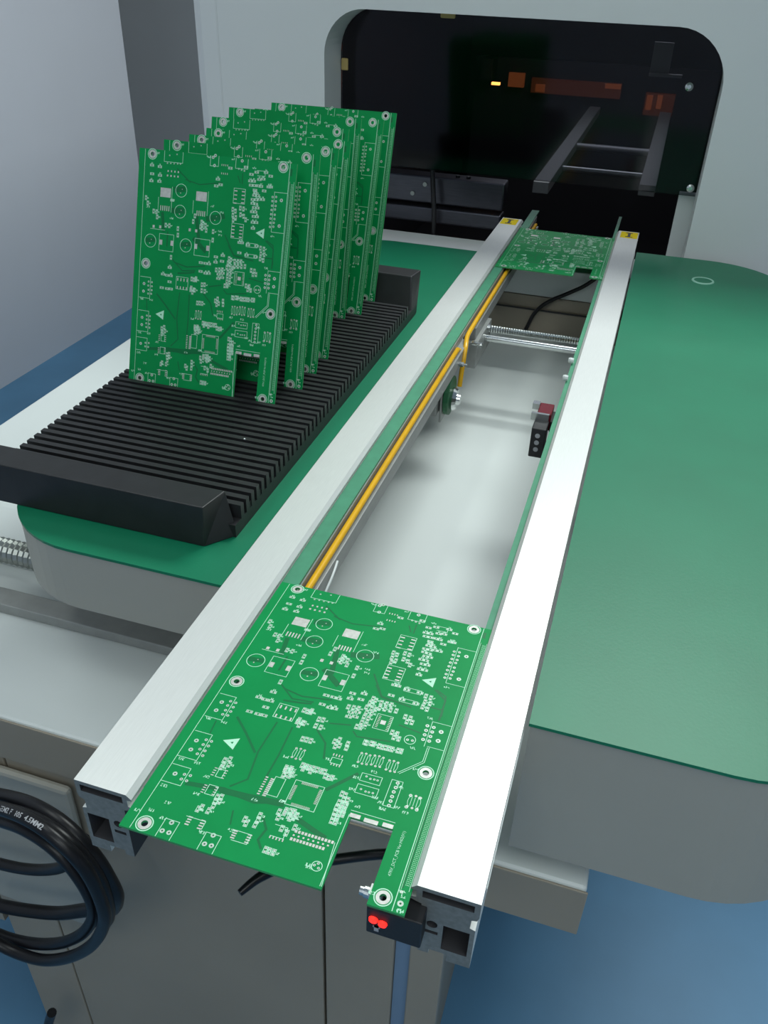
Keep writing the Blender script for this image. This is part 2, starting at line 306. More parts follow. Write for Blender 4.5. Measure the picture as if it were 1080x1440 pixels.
# ---------------------------------------------------------------- conveyor rails
def rail(x_in, sgn, x_out, label):
    """x_in inner top edge, sgn +1 when the inner side faces +x"""
    t = tag(empty('conveyor_rail'), label, 'conveyor rail', 'aluminium conveyor rails')
    W_ = abs(x_out-x_in)
    X = lambda u: x_out+sgn*u        # u: distance from the outer edge towards the board
    outer = [(0, 0), (W_, 0), (W_+0.003, -0.003), (W_+0.003, -0.0042), (W_, -0.0045), (W_, -0.0100), (W_+0.003, -0.0105), (W_+0.003, -0.0125), (W_-0.003, -0.0145), (W_-0.003, -0.058),
             (0.024, -0.058), (0.024, -0.054), (0.014, -0.054), (0.014, -0.060), (0.001, -0.060), (0.001, -0.024), (0.004, -0.023), (0.004, -0.016), (0.001, -0.015), (0, -0.012)]
    h1 = [(0.003, -0.0030), (W_-0.003, -0.0030), (W_-0.003, -0.0085), (0.003, -0.0085)]
    h2 = [(0.0035, -0.028), (0.0175, -0.028), (0.0175, -0.050), (0.0035, -0.050)]
    h3 = circ(0.0235, -0.0300, 0.0030, 16); h4 = [(0.020, -0.036), (0.0275, -0.036), (0.0275, -0.0385), (0.020, -0.0385)]
    me = profile('profile', outer, [h1, h2, h3, h4], 0.0, 1.2626, lambda u, z, h: Vector((X(u), h, z)), M['alu'])
    me.materials.append(M['alu_cut'])
    me.materials.append(M['cavity_shade'])  # dark colour paints the shade inside the hollow aluminium
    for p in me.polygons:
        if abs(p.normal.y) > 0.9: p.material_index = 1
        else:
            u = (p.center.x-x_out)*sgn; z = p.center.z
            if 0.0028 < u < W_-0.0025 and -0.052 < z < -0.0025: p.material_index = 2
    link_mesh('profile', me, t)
    return t, X, W_
rl, XL, WL = rail(-0.0278, 1, -0.0607, 'left long aluminium conveyor rail with green belt and yellow round belt beside it')
rr, XR, WR = rail(0.1388, -1, 0.1718, 'right long aluminium conveyor rail beside the empty green table')
MB().box((-0.0246, 0.012, -0.0085), (-0.0115, 1.36, -0.0062)).obj('conveyor_belt', M['belt'], rl)
MB().box((0.1305, 0.012, -0.0085), (0.1355, 1.38, -0.0062)).obj('conveyor_belt', M['belt'], rr)
MB().box((-0.0311, 0.012, -0.034), (-0.0020, 0.745, -0.0180)).obj('belt_guide', M['guide'], rl, bevel=0.0006)
MB().box((-0.0311, 0.785, -0.034), (-0.0020, 1.30, -0.0180)).obj('belt_guide', M['guide'], rl, bevel=0.0006)
MB().box((-0.0245, 0.012, -0.0182), (-0.0105, 1.33, -0.0087)).obj('belt_support', M['guide'], rl)
MB().box((0.1315, 0.004, -0.034), (0.1419, 1.30, -0.0145)).obj('belt_guide', M['guide'], rr)
MB().tube([(-0.0068, 0.02, -0.0140), (-0.0068, 0.700, -0.0140), (-0.0068, 0.712, -0.020)], 0.0029, 12).obj('round_belt', M['yellow'], rl, label='yellow round drive belt')
MB().tube([(-0.0060, 1.29, -0.0138), (-0.0060, 0.80, -0.0138)]+catmull([(-0.0058, 0.775, -0.0138), (-0.0050, 0.745, -0.0140), (-0.0015, 0.722, -0.018), (-0.0005, 0.712, -0.028), (-0.0005, 0.705, -0.045), (-0.0005, 0.700, -0.062)], 6), 0.0030, 12).obj('round_belt', M['yellow'], rl, label='yellow round drive belt bending down to the pulley')
pb = MB().box((-0.0225, 0.640, -0.078), (-0.0145, 0.690, -0.0345)); pb.obj('motor_bracket', M['guide'], rl, bevel=0.001)
MB().box((-0.013, 0.650, -0.090), (-0.010, 0.690, -0.0345)).obj('motor_bracket', M['guide'], rl, bevel=0.001)
MB().lathe((-0.009, 0.672, -0.062), (1, 0, 0), [(0, 0), (0, 0.024), (0.0055, 0.024), (0.0055, 0)], 24).obj('drive_pulley', mat('green_pulley', (0.01, 0.11, 0.04), 0.5), rl, label='green pulley')
MB().lathe((-0.0034, 0.672, -0.066), (1, 0, 0), [(0, 0.0135), (0.003, 0.0145), (0.007, 0.012), (0.007, 0.007), (0.011, 0.006), (0.011, 0)], 20).obj('pulley_knob', M['steel'], rl, label='chrome knob on the pulley')
for y, z in ((0.690, -0.028), (0.765, -0.030)): MB().lathe((-0.0018, y, z), (1, 0, 0), [(0, 0.003), (0.006, 0.003), (0.006, 0.0015), (0.010, 0.0015), (0.010, 0)], 10).obj('screw', M['steel'], rl)
for y in (0.690, 0.640): MB().lathe((0.1305, y, -0.002), (-1, 0, 0), [(-0.002, 0.0028), (0.002, 0.0034), (0.004, 0.0025), (0.004, 0)], 12).obj('roller_stud', M['white'], rr)
for t, X, W_ in ((rl, XL, WL), (rr, XR, WR)):
    xa, xb = sorted((X(0.0015), X(W_-0.004)))
    MB().box((xa, 1.222, 0.0001), (xb, 1.258, 0.0004)).obj('sticker', M['sticker'], t, label='yellow sticker with a black capital I')
    cxm = (xa+xb)/2
    g = MB()
    for a, b in (((-0.0056, -0.0135), (0.0056, -0.0100)), ((-0.0056, 0.0095), (0.0050, 0.0130)), ((-0.0022, -0.0100), (0.0022, 0.0095))):
        g.box((cxm+a[0], 1.240+a[1], 0.00041), (cxm+b[0], 1.240+b[1], 0.0006))
    g.obj('sticker_letter', M['ink'], t, label='black capital I')
MB().box((0.1690, 0.02, -0.0195), (0.1722, 1.2, -0.0165)).obj('slot_cover', M['white'], rr)
tag(MB().tube(catmull([(-0.0005, 0.262, -0.020), (0.0015, 0.245, -0.022), (0.001, 0.225, -0.030), (0.003, 0.205, -0.040), (0.0045, 0.19, -0.06)], 6), 0.0011, 8).obj('thin_cable', M['white']), 'thin white cable under the far left corner of the near board', 'cable')
tag(MB().tube(catmull([(0.0185, 1.125, -0.147), (0.0215, 1.12, -0.139), (0.0321, 1.12, -0.1103), (0.0505, 1.12, -0.0894), (0.0824, 1.12, -0.0695), (0.1051, 1.12, -0.0547), (0.1250, 1.12, -0.036)], 6), 0.0032, 10).obj('sensor_cable', M['cable']), 'black cable curving up in the gap under the far board', 'cable')
# ---------------------------------------------------------------- printed circuit boards
ART = {'H':[[(14.0,216.3)],[(146.9,217.7)],[(12.9,116.9)],[(147.3,86.8)],[(12.5,5.3)],[(147.1,5.9)]],'L':[[(26.3,221.5),(26.9,210.5),(46.3,211.2),(45.5,222.7)],[(22.8,178.7),(22.8,166.5)],[(36.7,189.1),(36.9,166.6)],[(15.9,150.3),(31.4,149.0)],[(59.5,179.4),(59.5,168.0)],[(74.3,188.6),(74.8,167.4)],[(25.9,146.1),(40.9,146.7),(41.5,130.8),(26.0,130.8),(25.9,146.1)],[(63.7,146.0),(79.2,145.6),(79.8,130.8),(63.7,130.3),(63.7,146.0)],[(73.7,223.0),(74.8,211.2),(82.8,211.8),(82.4,223.5)],[(99.3,222.7),(100.6,211.6),(112.3,211.7),(111.8,224.4)],[(140.5,195.1),(153.1,194.8)],[(140.8,160.5),(152.9,159.8)],[(140.5,195.1),(140.8,160.5)],[(7.8,104.2),(19.1,104.0),(18.8,84.4),(7.4,84.1)],[(7.4,71.6),(18.4,72.2),(19.2,52.0),(6.7,51.6)],[(7.0,45.4),(18.5,45.8),(18.8,33.3),(6.5,32.9)],[(46.2,108.8),(59.6,108.5),(59.1,97.4),(47.2,97.2),(46.2,108.8)],[(66.8,56.4),(73.0,56.7),(72.9,43.7),(66.8,43.4),(66.8,56.4)],[(78.4,58.1),(95.5,59.0),(96.2,41.1),(78.7,41.2),(78.4,58.1)],[(107.1,120.8),(117.1,121.1),(117.5,108.7),(107.8,108.9),(107.1,120.8)],[(141.0,125.5),(153.0,125.5)],[(143.1,105.9),(152.8,105.6)],[(141.0,125.5),(141.3,105.2)],[(112.2,75.0),(124.8,75.8),(124.6,70.0),(113.1,69.1),(112.2,75.0)],[(112.6,67.0),(125.1,67.1),(125.3,61.2),(112.9,60.6),(112.6,67.0)],[(130.0,76.1),(136.5,76.4),(137.1,57.5),(130.5,58.2),(130.0,76.1)],[(115.0,49.2),(140.2,49.0)],[(21.9,-0.3),(21.7,11.7),(29.9,11.8),(30.3,-0.3)],[(46.5,-0.6),(46.3,11.0),(55.1,11.4),(55.2,-0.5)],[(31.6,16.9),(42.9,16.5),(43.2,11.8)],[(59.0,17.1),(69.9,17.3),(69.5,11.0),(60.8,11.2)],[(116.9,147.9),(128.3,147.6),(127.8,144.4),(116.8,144.5),(116.9,147.9)],[(116.6,138.0),(128.1,138.3),(128.2,135.1),(116.6,134.9),(116.6,138.0)],[(121.9,211.8),(129.6,211.5),(130.1,207.1),(122.4,207.4)],[(99.8,194.5),(111.4,194.2),(112.0,181.2),(100.6,181.7),(99.8,194.5)],[(100.0,163.8),(112.2,163.2),(112.9,150.9),(101.3,150.2),(100.0,163.8)],[(79.3,27.1),(86.5,27.7),(86.6,20.0),(79.5,20.5)],[(113.5,27.1),(115.7,1.6)],[(115.2,46.3),(114.5,1.6)],[(144.4,105.0),(144.5,93.5),(133.0,81.4)],[(143.2,104.9),(143.5,94.1),(131.9,81.9)],[(33.3,39.3),(39.0,39.5),(39.5,32.9),(34.1,33.0),(33.3,39.3)],[(34.1,50.8),(38.2,50.8),(37.8,45.3),(34.0,45.3),(34.1,50.8)],[(92.2,79.9),(98.7,80.2),(98.8,75.8),(92.5,75.8),(92.2,79.9)]],'C':[(46.2,186.9,5.6),(46.3,168.1,5.6),(16.4,138.4,5.8),(54.5,138.3,5.8),(83.4,166.4,5.6),(131.8,107.3,3.2),(109.4,11.3,2.6)],'Y':[(110.3,84.9,3.3),(118.2,85.7,3.3),(127.4,85.1,3.3),(72.6,75.7,3.3),(146.3,65.4,3.6)],'V':[(12.0,97.6,1.1),(11.8,90.4,1.1),(11.7,65.1,1.1),(11.8,58.0,1.1),(11.7,39.6,1.1),(16.9,100.1,0.75),(20.5,99.9,0.75),(16.7,96.3,0.75),(20.6,96.1,0.75),(17.2,92.3,0.75),(20.7,92.4,0.75),(17.1,88.7,0.75),(20.4,88.9,0.75),(16.9,67.5,0.75),(20.4,67.4,0.75),(16.9,63.7,0.75),(20.3,63.7,0.75),(16.7,60.0,0.75),(20.1,59.8,0.75),(16.9,56.4,0.75),(20.5,56.2,0.75),(17.0,40.9,0.75),(20.6,41.2,0.75),(16.9,37.4,0.75),(20.3,37.3,0.75),(139.0,190.5,0.8),(139.1,187.0,0.8),(139.2,183.0,0.8),(139.1,179.3,0.8),(139.0,175.6,0.8),(138.9,171.8,0.8),(139.0,168.0,0.8),(139.0,164.5,0.8),(142.5,190.9,0.8),(142.7,187.1,0.8),(142.7,183.2,0.8),(142.5,180.1,0.8),(142.7,175.5,0.8),(142.8,171.8,0.8),(142.5,168.4,0.8),(142.4,165.0,0.8),(147.9,188.5,1.2),(148.0,166.2,1.2),(138.9,121.3,0.95),(142.9,121.3,0.95),(139.1,117.5,0.95),(142.9,117.5,0.95),(139.2,113.9,0.95),(142.8,113.8,0.95),(139.2,110.1,0.95),(143.0,110.1,0.95),(148.1,119.3,1.2),(148.1,112.0,1.2),(134.0,74.7,0.9),(133.8,71.4,0.9),(133.6,68.2,0.9),(133.6,64.9,0.9),(133.7,61.8,0.9),(133.7,58.6,0.9),(143.3,69.0,0.8),(148.7,69.0,0.8),(143.1,60.9,0.8),(149.1,60.9,0.8),(115.7,73.3,0.55),(118.3,72.4,0.55),(120.6,72.7,0.55),(122.5,72.7,0.55),(115.5,64.0,0.55),(118.5,63.3,0.55),(120.4,63.4,0.55),(122.7,63.6,0.55),(130.4,106.8,0.7),(133.4,107.1,0.7),(23.7,4.3,1.1),(27.7,4.4,1.1),(26.0,10.3,1.1),(48.7,4.4,1.1),(52.6,4.6,1.1),(50.7,10.5,1.1),(76.7,218.9,1.1),(78.9,220.6,1.1),(78.6,212.0,1.1),(106.1,218.5,1.1),(103.3,211.4,0.6),(106.2,210.8,0.6),(109.0,210.2,0.6),(30.1,209.6,0.5),(33.6,209.8,0.5),(37.2,209.8,0.5),(40.7,210.0,0.5),(43.7,210.1,0.5),(32.0,216.6,0.5),(39.6,218.2,0.5),(156.3,5.5,1.3),(108.0,11.5,0.6),(109.6,13.0,0.6),(110.6,10.5,0.6)],'P':[(30.0,183.5,11,8.3),(67.5,183.8,11,8.3),(27.8,138.3,3,4.6),(39.7,138.6,3,4.6),(65.0,138.7,3,4.6),(77.6,138.4,3,4.6),(118.2,46.2,6,2.6),(127.5,45.7,8,2.6),(137.0,46.2,6,2.6),(112.4,114.9,3.2,3.2),(19.1,151.8,2.2,2.6),(26.2,152.1,2.2,2.6),(57.6,152.9,2.2,2.6),(64.4,152.7,2.2,2.6),(155.1,11.7,1.6,1.6)],'R':[(25.6,169.3,34.3,169.5,5,0.9,4.6),(64.0,168.6,72.0,168.7,5,0.9,4.6),(102.1,192.2,102.2,181.5,4,3.0,1.0),(109.9,192.2,109.6,182.4,4,3.0,1.0),(102.3,161.1,102.2,151.9,4,3.0,1.0),(110.3,161.1,110.1,152.0,4,3.0,1.0),(48.3,106.5,58.3,106.0,4,1.0,2.8),(48.3,98.6,58.0,98.5,4,1.0,2.8),(82.6,57.1,92.0,57.4,16,0.28,1.7),(82.3,41.8,92.8,42.7,16,0.28,1.7),(80.0,54.4,79.9,44.8,16,1.7,0.28),(94.7,56.0,94.3,46.3,16,1.7,0.28),(108.9,119.3,109.6,110.4,8,1.6,0.4),(116.0,119.6,116.6,110.1,8,1.6,0.4),(33.9,16.8,34.1,12.0,4,2.4,0.8),(41.6,16.9,41.5,11.8,4,2.4,0.8),(60.8,16.8,60.8,12.4,4,2.4,0.8),(69.4,16.9,68.9,12.2,4,2.4,0.8),(31.9,50.8,32.0,45.7,4,1.8,0.6),(38.3,51.0,38.6,45.5,4,1.8,0.6),(31.9,38.2,32.0,33.3,4,1.8,0.6),(38.6,38.6,38.7,33.8,4,1.8,0.6),(92.4,81.9,97.7,82.1,4,0.6,1.8),(93.4,75.2,98.5,75.1,4,0.6,1.8),(86.1,213.3,91.9,213.1,4,0.6,1.6),(86.4,206.0,92.2,205.8,4,0.6,1.6),(65.7,54.1,65.7,42.5,10,2.2,0.9),(62.1,54.4,62.2,42.5,8,1.6,0.8),(91.4,28.2,112.2,25.8,12,1.3,1.8),(90.7,23.3,108.9,20.5,11,1.3,1.8),(91.1,25.7,110.6,23.1,8,1.0,1.0),(79.5,19.4,86.8,19.7,5,0.7,1.8),(30.9,198.7,41.9,198.9,4,1.4,1.6),(31.3,202.7,42.0,203.0,4,1.2,1.6)],'K':[(14.0,206.4,1),(22.4,205.8,1),(14.6,198.8,1),(23.0,198.2,1),(14.2,192.5,1),(22.7,192.8,1),(37.4,177.4,1),(21.4,165.3,0),(22.4,160.8,0),(32.0,154.3,0),(35.8,154.3,0),(45.1,152.5,0),(45.5,146.7,0),(9.4,176.9,0),(11.6,172.3,0),(18.3,165.6,0),(62.1,165.9,0),(60.7,160.7,0),(69.5,161.1,0),(73.7,158.6,0),(68.7,156.8,0),(39.6,125.6,0),(94.8,211.2,1),(83.1,200.5,1),(81.9,194.5,1),(86.2,196.0,1),(100.4,175.7,0),(103.3,174.5,0),(100.9,170.7,0),(104.0,168.9,0),(107.9,177.6,0),(111.1,177.2,0),(108.6,171.9,0),(111.9,170.9,0),(101.6,166.6,0),(114.2,168.1,0),(70.7,160.1,0),(70.3,155.6,0),(74.8,154.3,0),(82.0,154.0,0),(82.2,146.3,0),(116.3,207.8,1),(121.3,210.1,1),(130.5,210.8,1),(115.8,202.1,1),(119.1,202.3,1),(116.8,198.5,1),(120.0,198.6,1),(128.3,205.0,1),(124.5,204.2,1),(135.4,208.1,1),(121.1,194.6,1),(124.3,198.7,1),(126.7,198.5,1),(130.2,194.9,1),(134.4,198.8,1),(136.3,199.0,1),(121.0,190.2,1),(124.2,190.3,1),(121.7,192.4,1),(119.8,186.4,1),(123.0,186.5,1),(126.3,187.3,1),(129.5,187.4,1),(120.0,183.1,1),(123.0,182.8,1),(121.9,179.6,1),(124.8,179.6,1),(120.1,175.7,1),(123.0,175.8,1),(122.2,171.8,1),(125.0,171.9,1),(121.7,166.6,1),(124.8,166.8,1),(122.2,161.4,1),(110.4,213.4,1),(71.6,124.5,1),(76.6,124.4,1),(79.9,124.4,1),(71.9,116.5,1),(77.2,115.4,1),(80.4,115.8,1),(93.8,133.7,1),(93.4,128.4,1),(86.8,131.6,1),(86.8,126.8,1),(94.9,117.7,1),(91.0,116.3,1),(94.7,113.6,1),(90.9,112.3,1),(100.5,131.6,0),(102.5,130.8,0),(99.7,127.6,0),(101.1,126.6,0),(98.9,123.4,0),(102.2,123.4,0),(104.8,123.6,0),(100.2,119.5,0),(103.4,119.5,0),(100.0,115.5,0),(102.8,115.0,0),(100.0,110.6,0),(102.8,110.2,0),(98.2,106.5,0),(100.8,106.7,0),(106.5,130.0,0),(109.8,130.1,0),(112.9,130.3,0),(106.8,125.7,0),(110.1,125.7,0),(113.7,126.0,0),(117.3,126.5,0),(88.1,119.9,0),(91.3,120.3,0),(94.4,120.7,0),(109.9,147.3,1),(112.1,147.4,1),(110.5,138.1,1),(118.5,146.2,1),(127.3,146.2,1),(118.0,137.0,1),(127.3,136.5,1),(131.5,144.7,0),(134.9,144.3,0),(132.3,139.8,0),(135.7,139.4,0),(132.0,135.2,0),(135.2,134.2,0),(124.0,123.8,0),(127.3,123.6,0),(126.1,120.3,0),(129.2,120.7,0),(120.0,109.2,0),(123.2,109.0,0),(122.1,105.9,0),(125.2,105.7,0),(63.0,108.3,0),(67.6,109.2,0),(62.7,98.3,0),(67.0,98.4,0),(74.3,104.4,0),(77.0,104.7,0),(74.4,98.9,0),(77.7,98.7,0),(89.5,91.3,0),(91.8,93.4,0),(91.2,87.9,0),(93.3,89.3,0),(97.5,92.1,0),(97.9,88.9,0),(106.9,96.6,0),(108.0,96.4,0),(110.7,97.0,0),(112.4,97.0,0),(115.7,96.6,0),(117.8,96.5,0),(119.7,96.7,0),(121.8,96.8,0),(123.8,96.8,0),(127.3,97.1,0),(129.3,97.2,0),(70.7,86.8,0),(73.2,87.0,0),(75.9,87.0,0),(78.1,68.7,0),(80.2,68.5,0),(82.3,68.3,0),(84.8,68.5,0),(87.3,68.5,0),(89.9,68.4,0),(91.9,68.5,0),(79.4,66.7,0),(84.1,66.4,0),(93.4,65.9,0),(95.5,65.5,0),(97.4,65.9,0),(69.8,64.0,0),(72.7,64.3,0),(72.0,59.8,0),(74.7,60.7,0),(38.9,116.0,1),(39.6,102.7,1),(32.1,109.0,1),(36.4,108.5,1),(40.4,108.6,1),(31.6,96.2,1),(37.4,96.0,1),(41.4,96.2,1),(34.0,57.3,0),(36.6,58.9,0),(34.8,54.3,0),(37.8,55.4,0),(34.4,52.3,0),(41.5,33.0,0),(43.7,33.7,0),(41.9,30.1,0),(44.1,30.9,0),(42.3,27.3,0),(41.1,23.4,0),(36.6,24.2,0),(35.3,22.6,0),(70.0,62.6,0),(73.0,63.0,0),(70.5,58.9,0),(73.9,59.5,0),(65.5,108.0,0),(67.7,108.1,0),(63.1,99.9,0),(65.9,98.6,0),(64.7,96.1,0),(62.3,24.9,0),(64.0,22.7,0),(68.9,29.7,0),(69.2,26.7,0),(69.0,23.6,0),(77.9,35.2,0),(78.9,31.8,0),(81.0,35.7,0),(85.0,36.4,0),(85.2,33.4,0),(87.9,36.1,0),(83.5,26.1,0),(80.4,11.5,0),(82.5,11.4,0),(85.1,11.4,0),(89.8,28.9,0),(86.9,24.3,0),(106.5,57.5,0),(108.5,57.1,0),(108.6,54.3,0),(110.8,54.6,0),(106.8,51.5,0),(109.2,51.3,0),(111.2,50.9,0),(106.6,48.2,0),(109.0,47.9,0),(111.2,47.9,0),(106.9,45.0,0),(109.3,44.8,0),(111.5,45.0,0),(107.1,41.9,0),(109.4,42.0,0),(107.2,39.3,0),(109.5,39.2,0),(81.1,37.3,0),(83.7,37.7,0),(85.6,37.8,0),(84.1,34.6,0),(86.9,34.5,0)],'T':[(19.7,217.5),(11.9,169.1),(38.3,177.7),(37.6,161.3),(79.5,176.5),(88.8,154.9),(89.4,151.6),(71.9,218.9),(97.3,219.2),(118.6,213.6),(89.3,171.8),(10.3,83.0),(9.7,50.2),(9.9,30.4),(20.6,83.2),(20.0,50.5),(29.6,43.6),(29.7,31.3),(77.1,42.2),(61.9,38.2),(66.8,71.3),(11.4,13.8),(4.4,11.4),(20.1,11.4),(17.6,20.9),(44.0,10.2),(58.3,16.3),(76.6,42.0),(106.1,9.5),(90.7,77.7),(135.1,101.8),(118.8,77.7),(110.1,70.7),(110.6,62.3),(124.7,61.2),(141.2,87.3),(142.0,156.7),(138.8,127.6),(107.1,78.1),(117.6,52.5),(128.8,59.1),(130.9,55.4),(143.6,57.1),(138.0,58.9),(105.3,10.6),(155.3,11.8),(157.4,1.9),(140.7,6.4),(136.0,72.6),(130.8,55.5)],'A3':[[(125.3,157.7),(133.8,162.4),(133.7,153.4)],[(26.4,70.5),(35.4,75.0),(35.0,65.9)]],'TXT':[(146.2,18.8),(146.0,47.3)],'SL':[[(7.0,222.5),(5.7,1.6)],[(153.1,223.4),(153.9,-0.1)],[(153.2,61.4),(152.5,7.3)],[(158.4,63.2),(157.8,13.1)],[(155.3,62.1),(155.6,15.1)]],'TR':[(1.6,[(26.8,89.4),(36.9,80.0),(47.8,68.7)]),(1.2,[(51.1,93.5),(49.7,69.4),(52.4,49.6),(45.3,42.2)]),(1.2,[(61.5,92.8),(62.1,71.0),(61.5,52.7)]),(3.0,[(21.8,36.0),(42.7,38.8),(62.4,37.1),(76.7,42.0)]),(1.2,[(41.6,123.5),(52.3,114.8),(65.6,116.4)]),(1.0,[(15.7,82.6),(16.6,73.0)]),(1.2,[(99.0,143.2),(105.0,134.7),(110.8,133.7)]),(1.2,[(135.9,136.6),(144.4,136.7),(144.3,145.4),(136.2,151.6)]),(1.5,[(48.2,111.9),(58.7,113.3),(64.8,114.7)]),(1.2,[(82.2,103.7),(94.0,106.4)]),(1.2,[(144.5,128.1),(144.4,136.7)]),(2.2,[(97.5,57.8),(109.9,72.9)]),(1.0,[(97.6,102.2),(100.8,99.2),(120.6,102.1)]),(1.2,[(76.5,96.2),(84.8,88.3),(87.8,77.7)]),(1.0,[(122.5,116.3),(136.7,114.4)]),(1.4,[(71.5,28.7),(75.8,22.9),(74.2,15.8),(77.6,11.7)]),(1.0,[(53.9,27.6),(56.1,19.8)]),(4.0,[(43.1,38.0),(56.4,38.7),(76.7,40.5)]),(3.0,[(90.4,33.9),(99.2,30.8),(106.4,28.5)]),(3.2,[(27.8,164.1),(30.0,149.9)]),(3.5,[(64.0,164.5),(67.6,144.8)]),(1.0,[(103.0,205.1),(105.6,199.7)]),(1.0,[(107.6,207.6),(107.9,199.0)]),(5,[(40.9,187.3),(47.4,188.2)]),(5,[(39.6,168.3),(48.0,169.1)]),(5,[(76.2,164.9),(90.4,168.5)]),(4,[(13.2,138.6),(19.4,139.5)]),(4,[(50.6,138.8),(57.5,140.0)]),(1.4,[(34.6,148.1),(34.3,135.7)]),(1,[(137.4,152.0),(143.8,148.3),(145.1,131.6)]),(4,[(63.3,144.8),(74.5,136.1)]),(1.2,[(40.9,205.4),(54.7,195.2)]),(1.2,[(94.6,152.0),(104.9,135.3),(124.8,132.6)]),(1.2,[(45.1,121.1),(57.3,118.7),(75.6,121.8)]),(1,[(50.2,196.9),(64.8,194.0),(87.5,198.0)])]}
BW, BL, BT = 0.160, 0.2206, 0.0016
def art():
    top = BT/2
    zt, zp, zs = top+0.00002, top+0.00007, top+0.00009
    k = 0.001
    clampy = lambda y: min(max(y, 0.3), 220.3)
    sc = lambda p: (p[0]*k, clampy(p[1])*k)
    silk, pads, trc, thermal, edgep = MB(), MB(), MB(), [], []
    for w_, ps in ART['TR']: trc.line([sc(p) for p in ps], w_*k, zt)
    def snap(ps):
        ps = [list(p) for p in ps]; closed = ps[0] == ps[-1] and len(ps) > 2
        for _ in range(2):
            for a, b in zip(ps, ps[1:]):
                for i in (0, 1):
                    if abs(a[i]-b[i]) < 1.6: a[i] = b[i] = (a[i]+b[i])/2
            if closed: ps[0] = list(ps[-1])
        return ps
    for ps in ART['L']: silk.line([sc(p) for p in snap(ps)], 0.36*k, zs)
    # board outline lines and the perforated rail strip on the right
    silk.line([(6.3*k, 0.6*k), (6.3*k, 220*k)], 0.35*k, zs); silk.line([(153.4*k, 0.6*k), (153.4*k, 220*k)], 0.45*k, zs)
    for x, w_ in ((154.4, 0.2), (158.6, 0.28)): silk.line([(x*k, 13*k), (x*k, 205*k)], w_*k, zs)
    trc.rect(155.1*k, 109*k, 0.7*k, 190*k, zt); trc.rect(155.1*k, 213*k, 2*k, 6*k, zt)
    for j in range(174):
        for x in (156.1, 156.9, 157.7): silk.rect(x*k, (16+j*1.08)*k, 0.34*k, 0.5*k, zs)
    for x, y, r in ART['C']:
        silk.ring(x*k, y*k, r*k, (r+0.42)*k, zs, 28)
        if r > 5: trc.rect(x*k, (y+0.8)*k, r*1.5*k, 3.2*k, zt); pads.disc((x-0.5)*k, (y-2.2)*k, 0.5*k, zp, 8); pads.disc((x+1)*k, (y+1.2)*k, 0.4*k, zp, 8)
    for x, y, r in ART['Y']:
        for s_ in (-1, 1):
            silk.line([((x+s_*r*0.55+s_*r*0.45*math.cos(a))*k, (y+r*math.sin(a))*k) for a in [math.pi*(-0.5+j/8) for j in range(9)]], 0.28*k, zs)
        for dx in (-0.5, 0, 0.5): silk.rect((x+dx*r)*k, y*k, 0.3*k, r*1.7*k, zs)
        for dx, dy in ((-.8, 1.05), (.8, 1.05), (-.8, -1.05), (.8, -1.05), (0, 1.15), (0, -1.15)): pads.ring((x+dx*r)*k, (y+dy*r)*k, 0.25*k, 0.75*k, zp, 10)
    for x, y, r in ART['V']:
        trc.disc(x*k, y*k, r*0.5*k, zt, 10); (pads if r < 1 else pads).ring(x*k, y*k, r*0.48*k, r*k, zp, 14)
        silk.ring(x*k, y*k, r*1.04*k, r*1.28*k, zs, 14)
    for x, y, w_, h in ART['P']:
        (thermal if w_ > 10 else edgep if (w_ >= 6 or h > 4) else [0]).append((x, y, w_, h)) if (w_ >= 6 or h > 4) else pads.rect(x*k, y*k, w_*k, h*k, zp)
    for x0, y0, x1, y1, n, w_, h in ART['R']:
        if abs(x1-x0) < abs(y1-y0): x0 = x1 = (x0+x1)/2
        else: y0 = y1 = (y0+y1)/2
        for j in range(n):
            t = j/(n-1); pads.rect((x0+(x1-x0)*t)*k, (y0+(y1-y0)*t)*k, w_*k, h*k, zp)
    rnd = random.Random(3)
    def squig(x, y, n=2, hgt=1.2, rot=False):
        for j in range(n):
            ox = (j-(n-1)/2)*hgt*0.85
            for q in range(3):
                a, b = (rnd.uniform(-.35, .35)*hgt, rnd.choice((-.5, 0, .5))*hgt), (rnd.uniform(-.35, .35)*hgt, rnd.choice((-.5, 0, .5))*hgt)
                P = [(ox+a[0], a[1]), (ox+b[0]+0.1, b[1])]
                if rot: P = [(-v, u) for u, v in P]
                silk.line([((x+u)*k, clampy(y+v)*k) for u, v in P], 0.32*k, zs)
    for x, y, hz in ART['K']:
        y = clampy(y)
        dx, dy = (1.05, 0) if hz else (0, 1.05)
        for s_ in (-1, 1): pads.rect((x+s_*dx)*k, (y+s_*dy)*k, 1.15*k, 1.15*k, zp)
        W2, H2 = (1.95, 0.95) if hz else (0.95, 1.95)
        silk.line([((x+a)*k, (y+b)*k) for a, b in ((-W2, -H2), (W2, -H2), (W2, H2), (-W2, H2), (-W2, -H2))], 0.34*k, zs)
        if rnd.random() < 0.55: squig(x+(0 if hz else 2.2), y+(1.9 if hz else 0), 2, 1.1)
    for x, y in ART['T']: squig(x, clampy(y), 3, 1.5)
    for ps in ART['A3']:
        P = [Vector((*sc(p), zs)) for p in ps]; c = sum(P, Vector())/3
        inner = [c+(p-c)*0.22 for p in P]
        for i in range(3):
            j = (i+1) % 3; silk.quad([P[i], P[j], inner[j], inner[i]])
        silk.line([(inner[0].x, inner[0].y), (inner[2].x, inner[2].y)], 0.4*k, zs)
    # two small groups in the lower right corner strip
    squig(156.5, 9.6, 2, 1.6); squig(156.6, 1.6, 2, 1.8)
    return silk, pads, trc, thermal, edgep, zs, zp
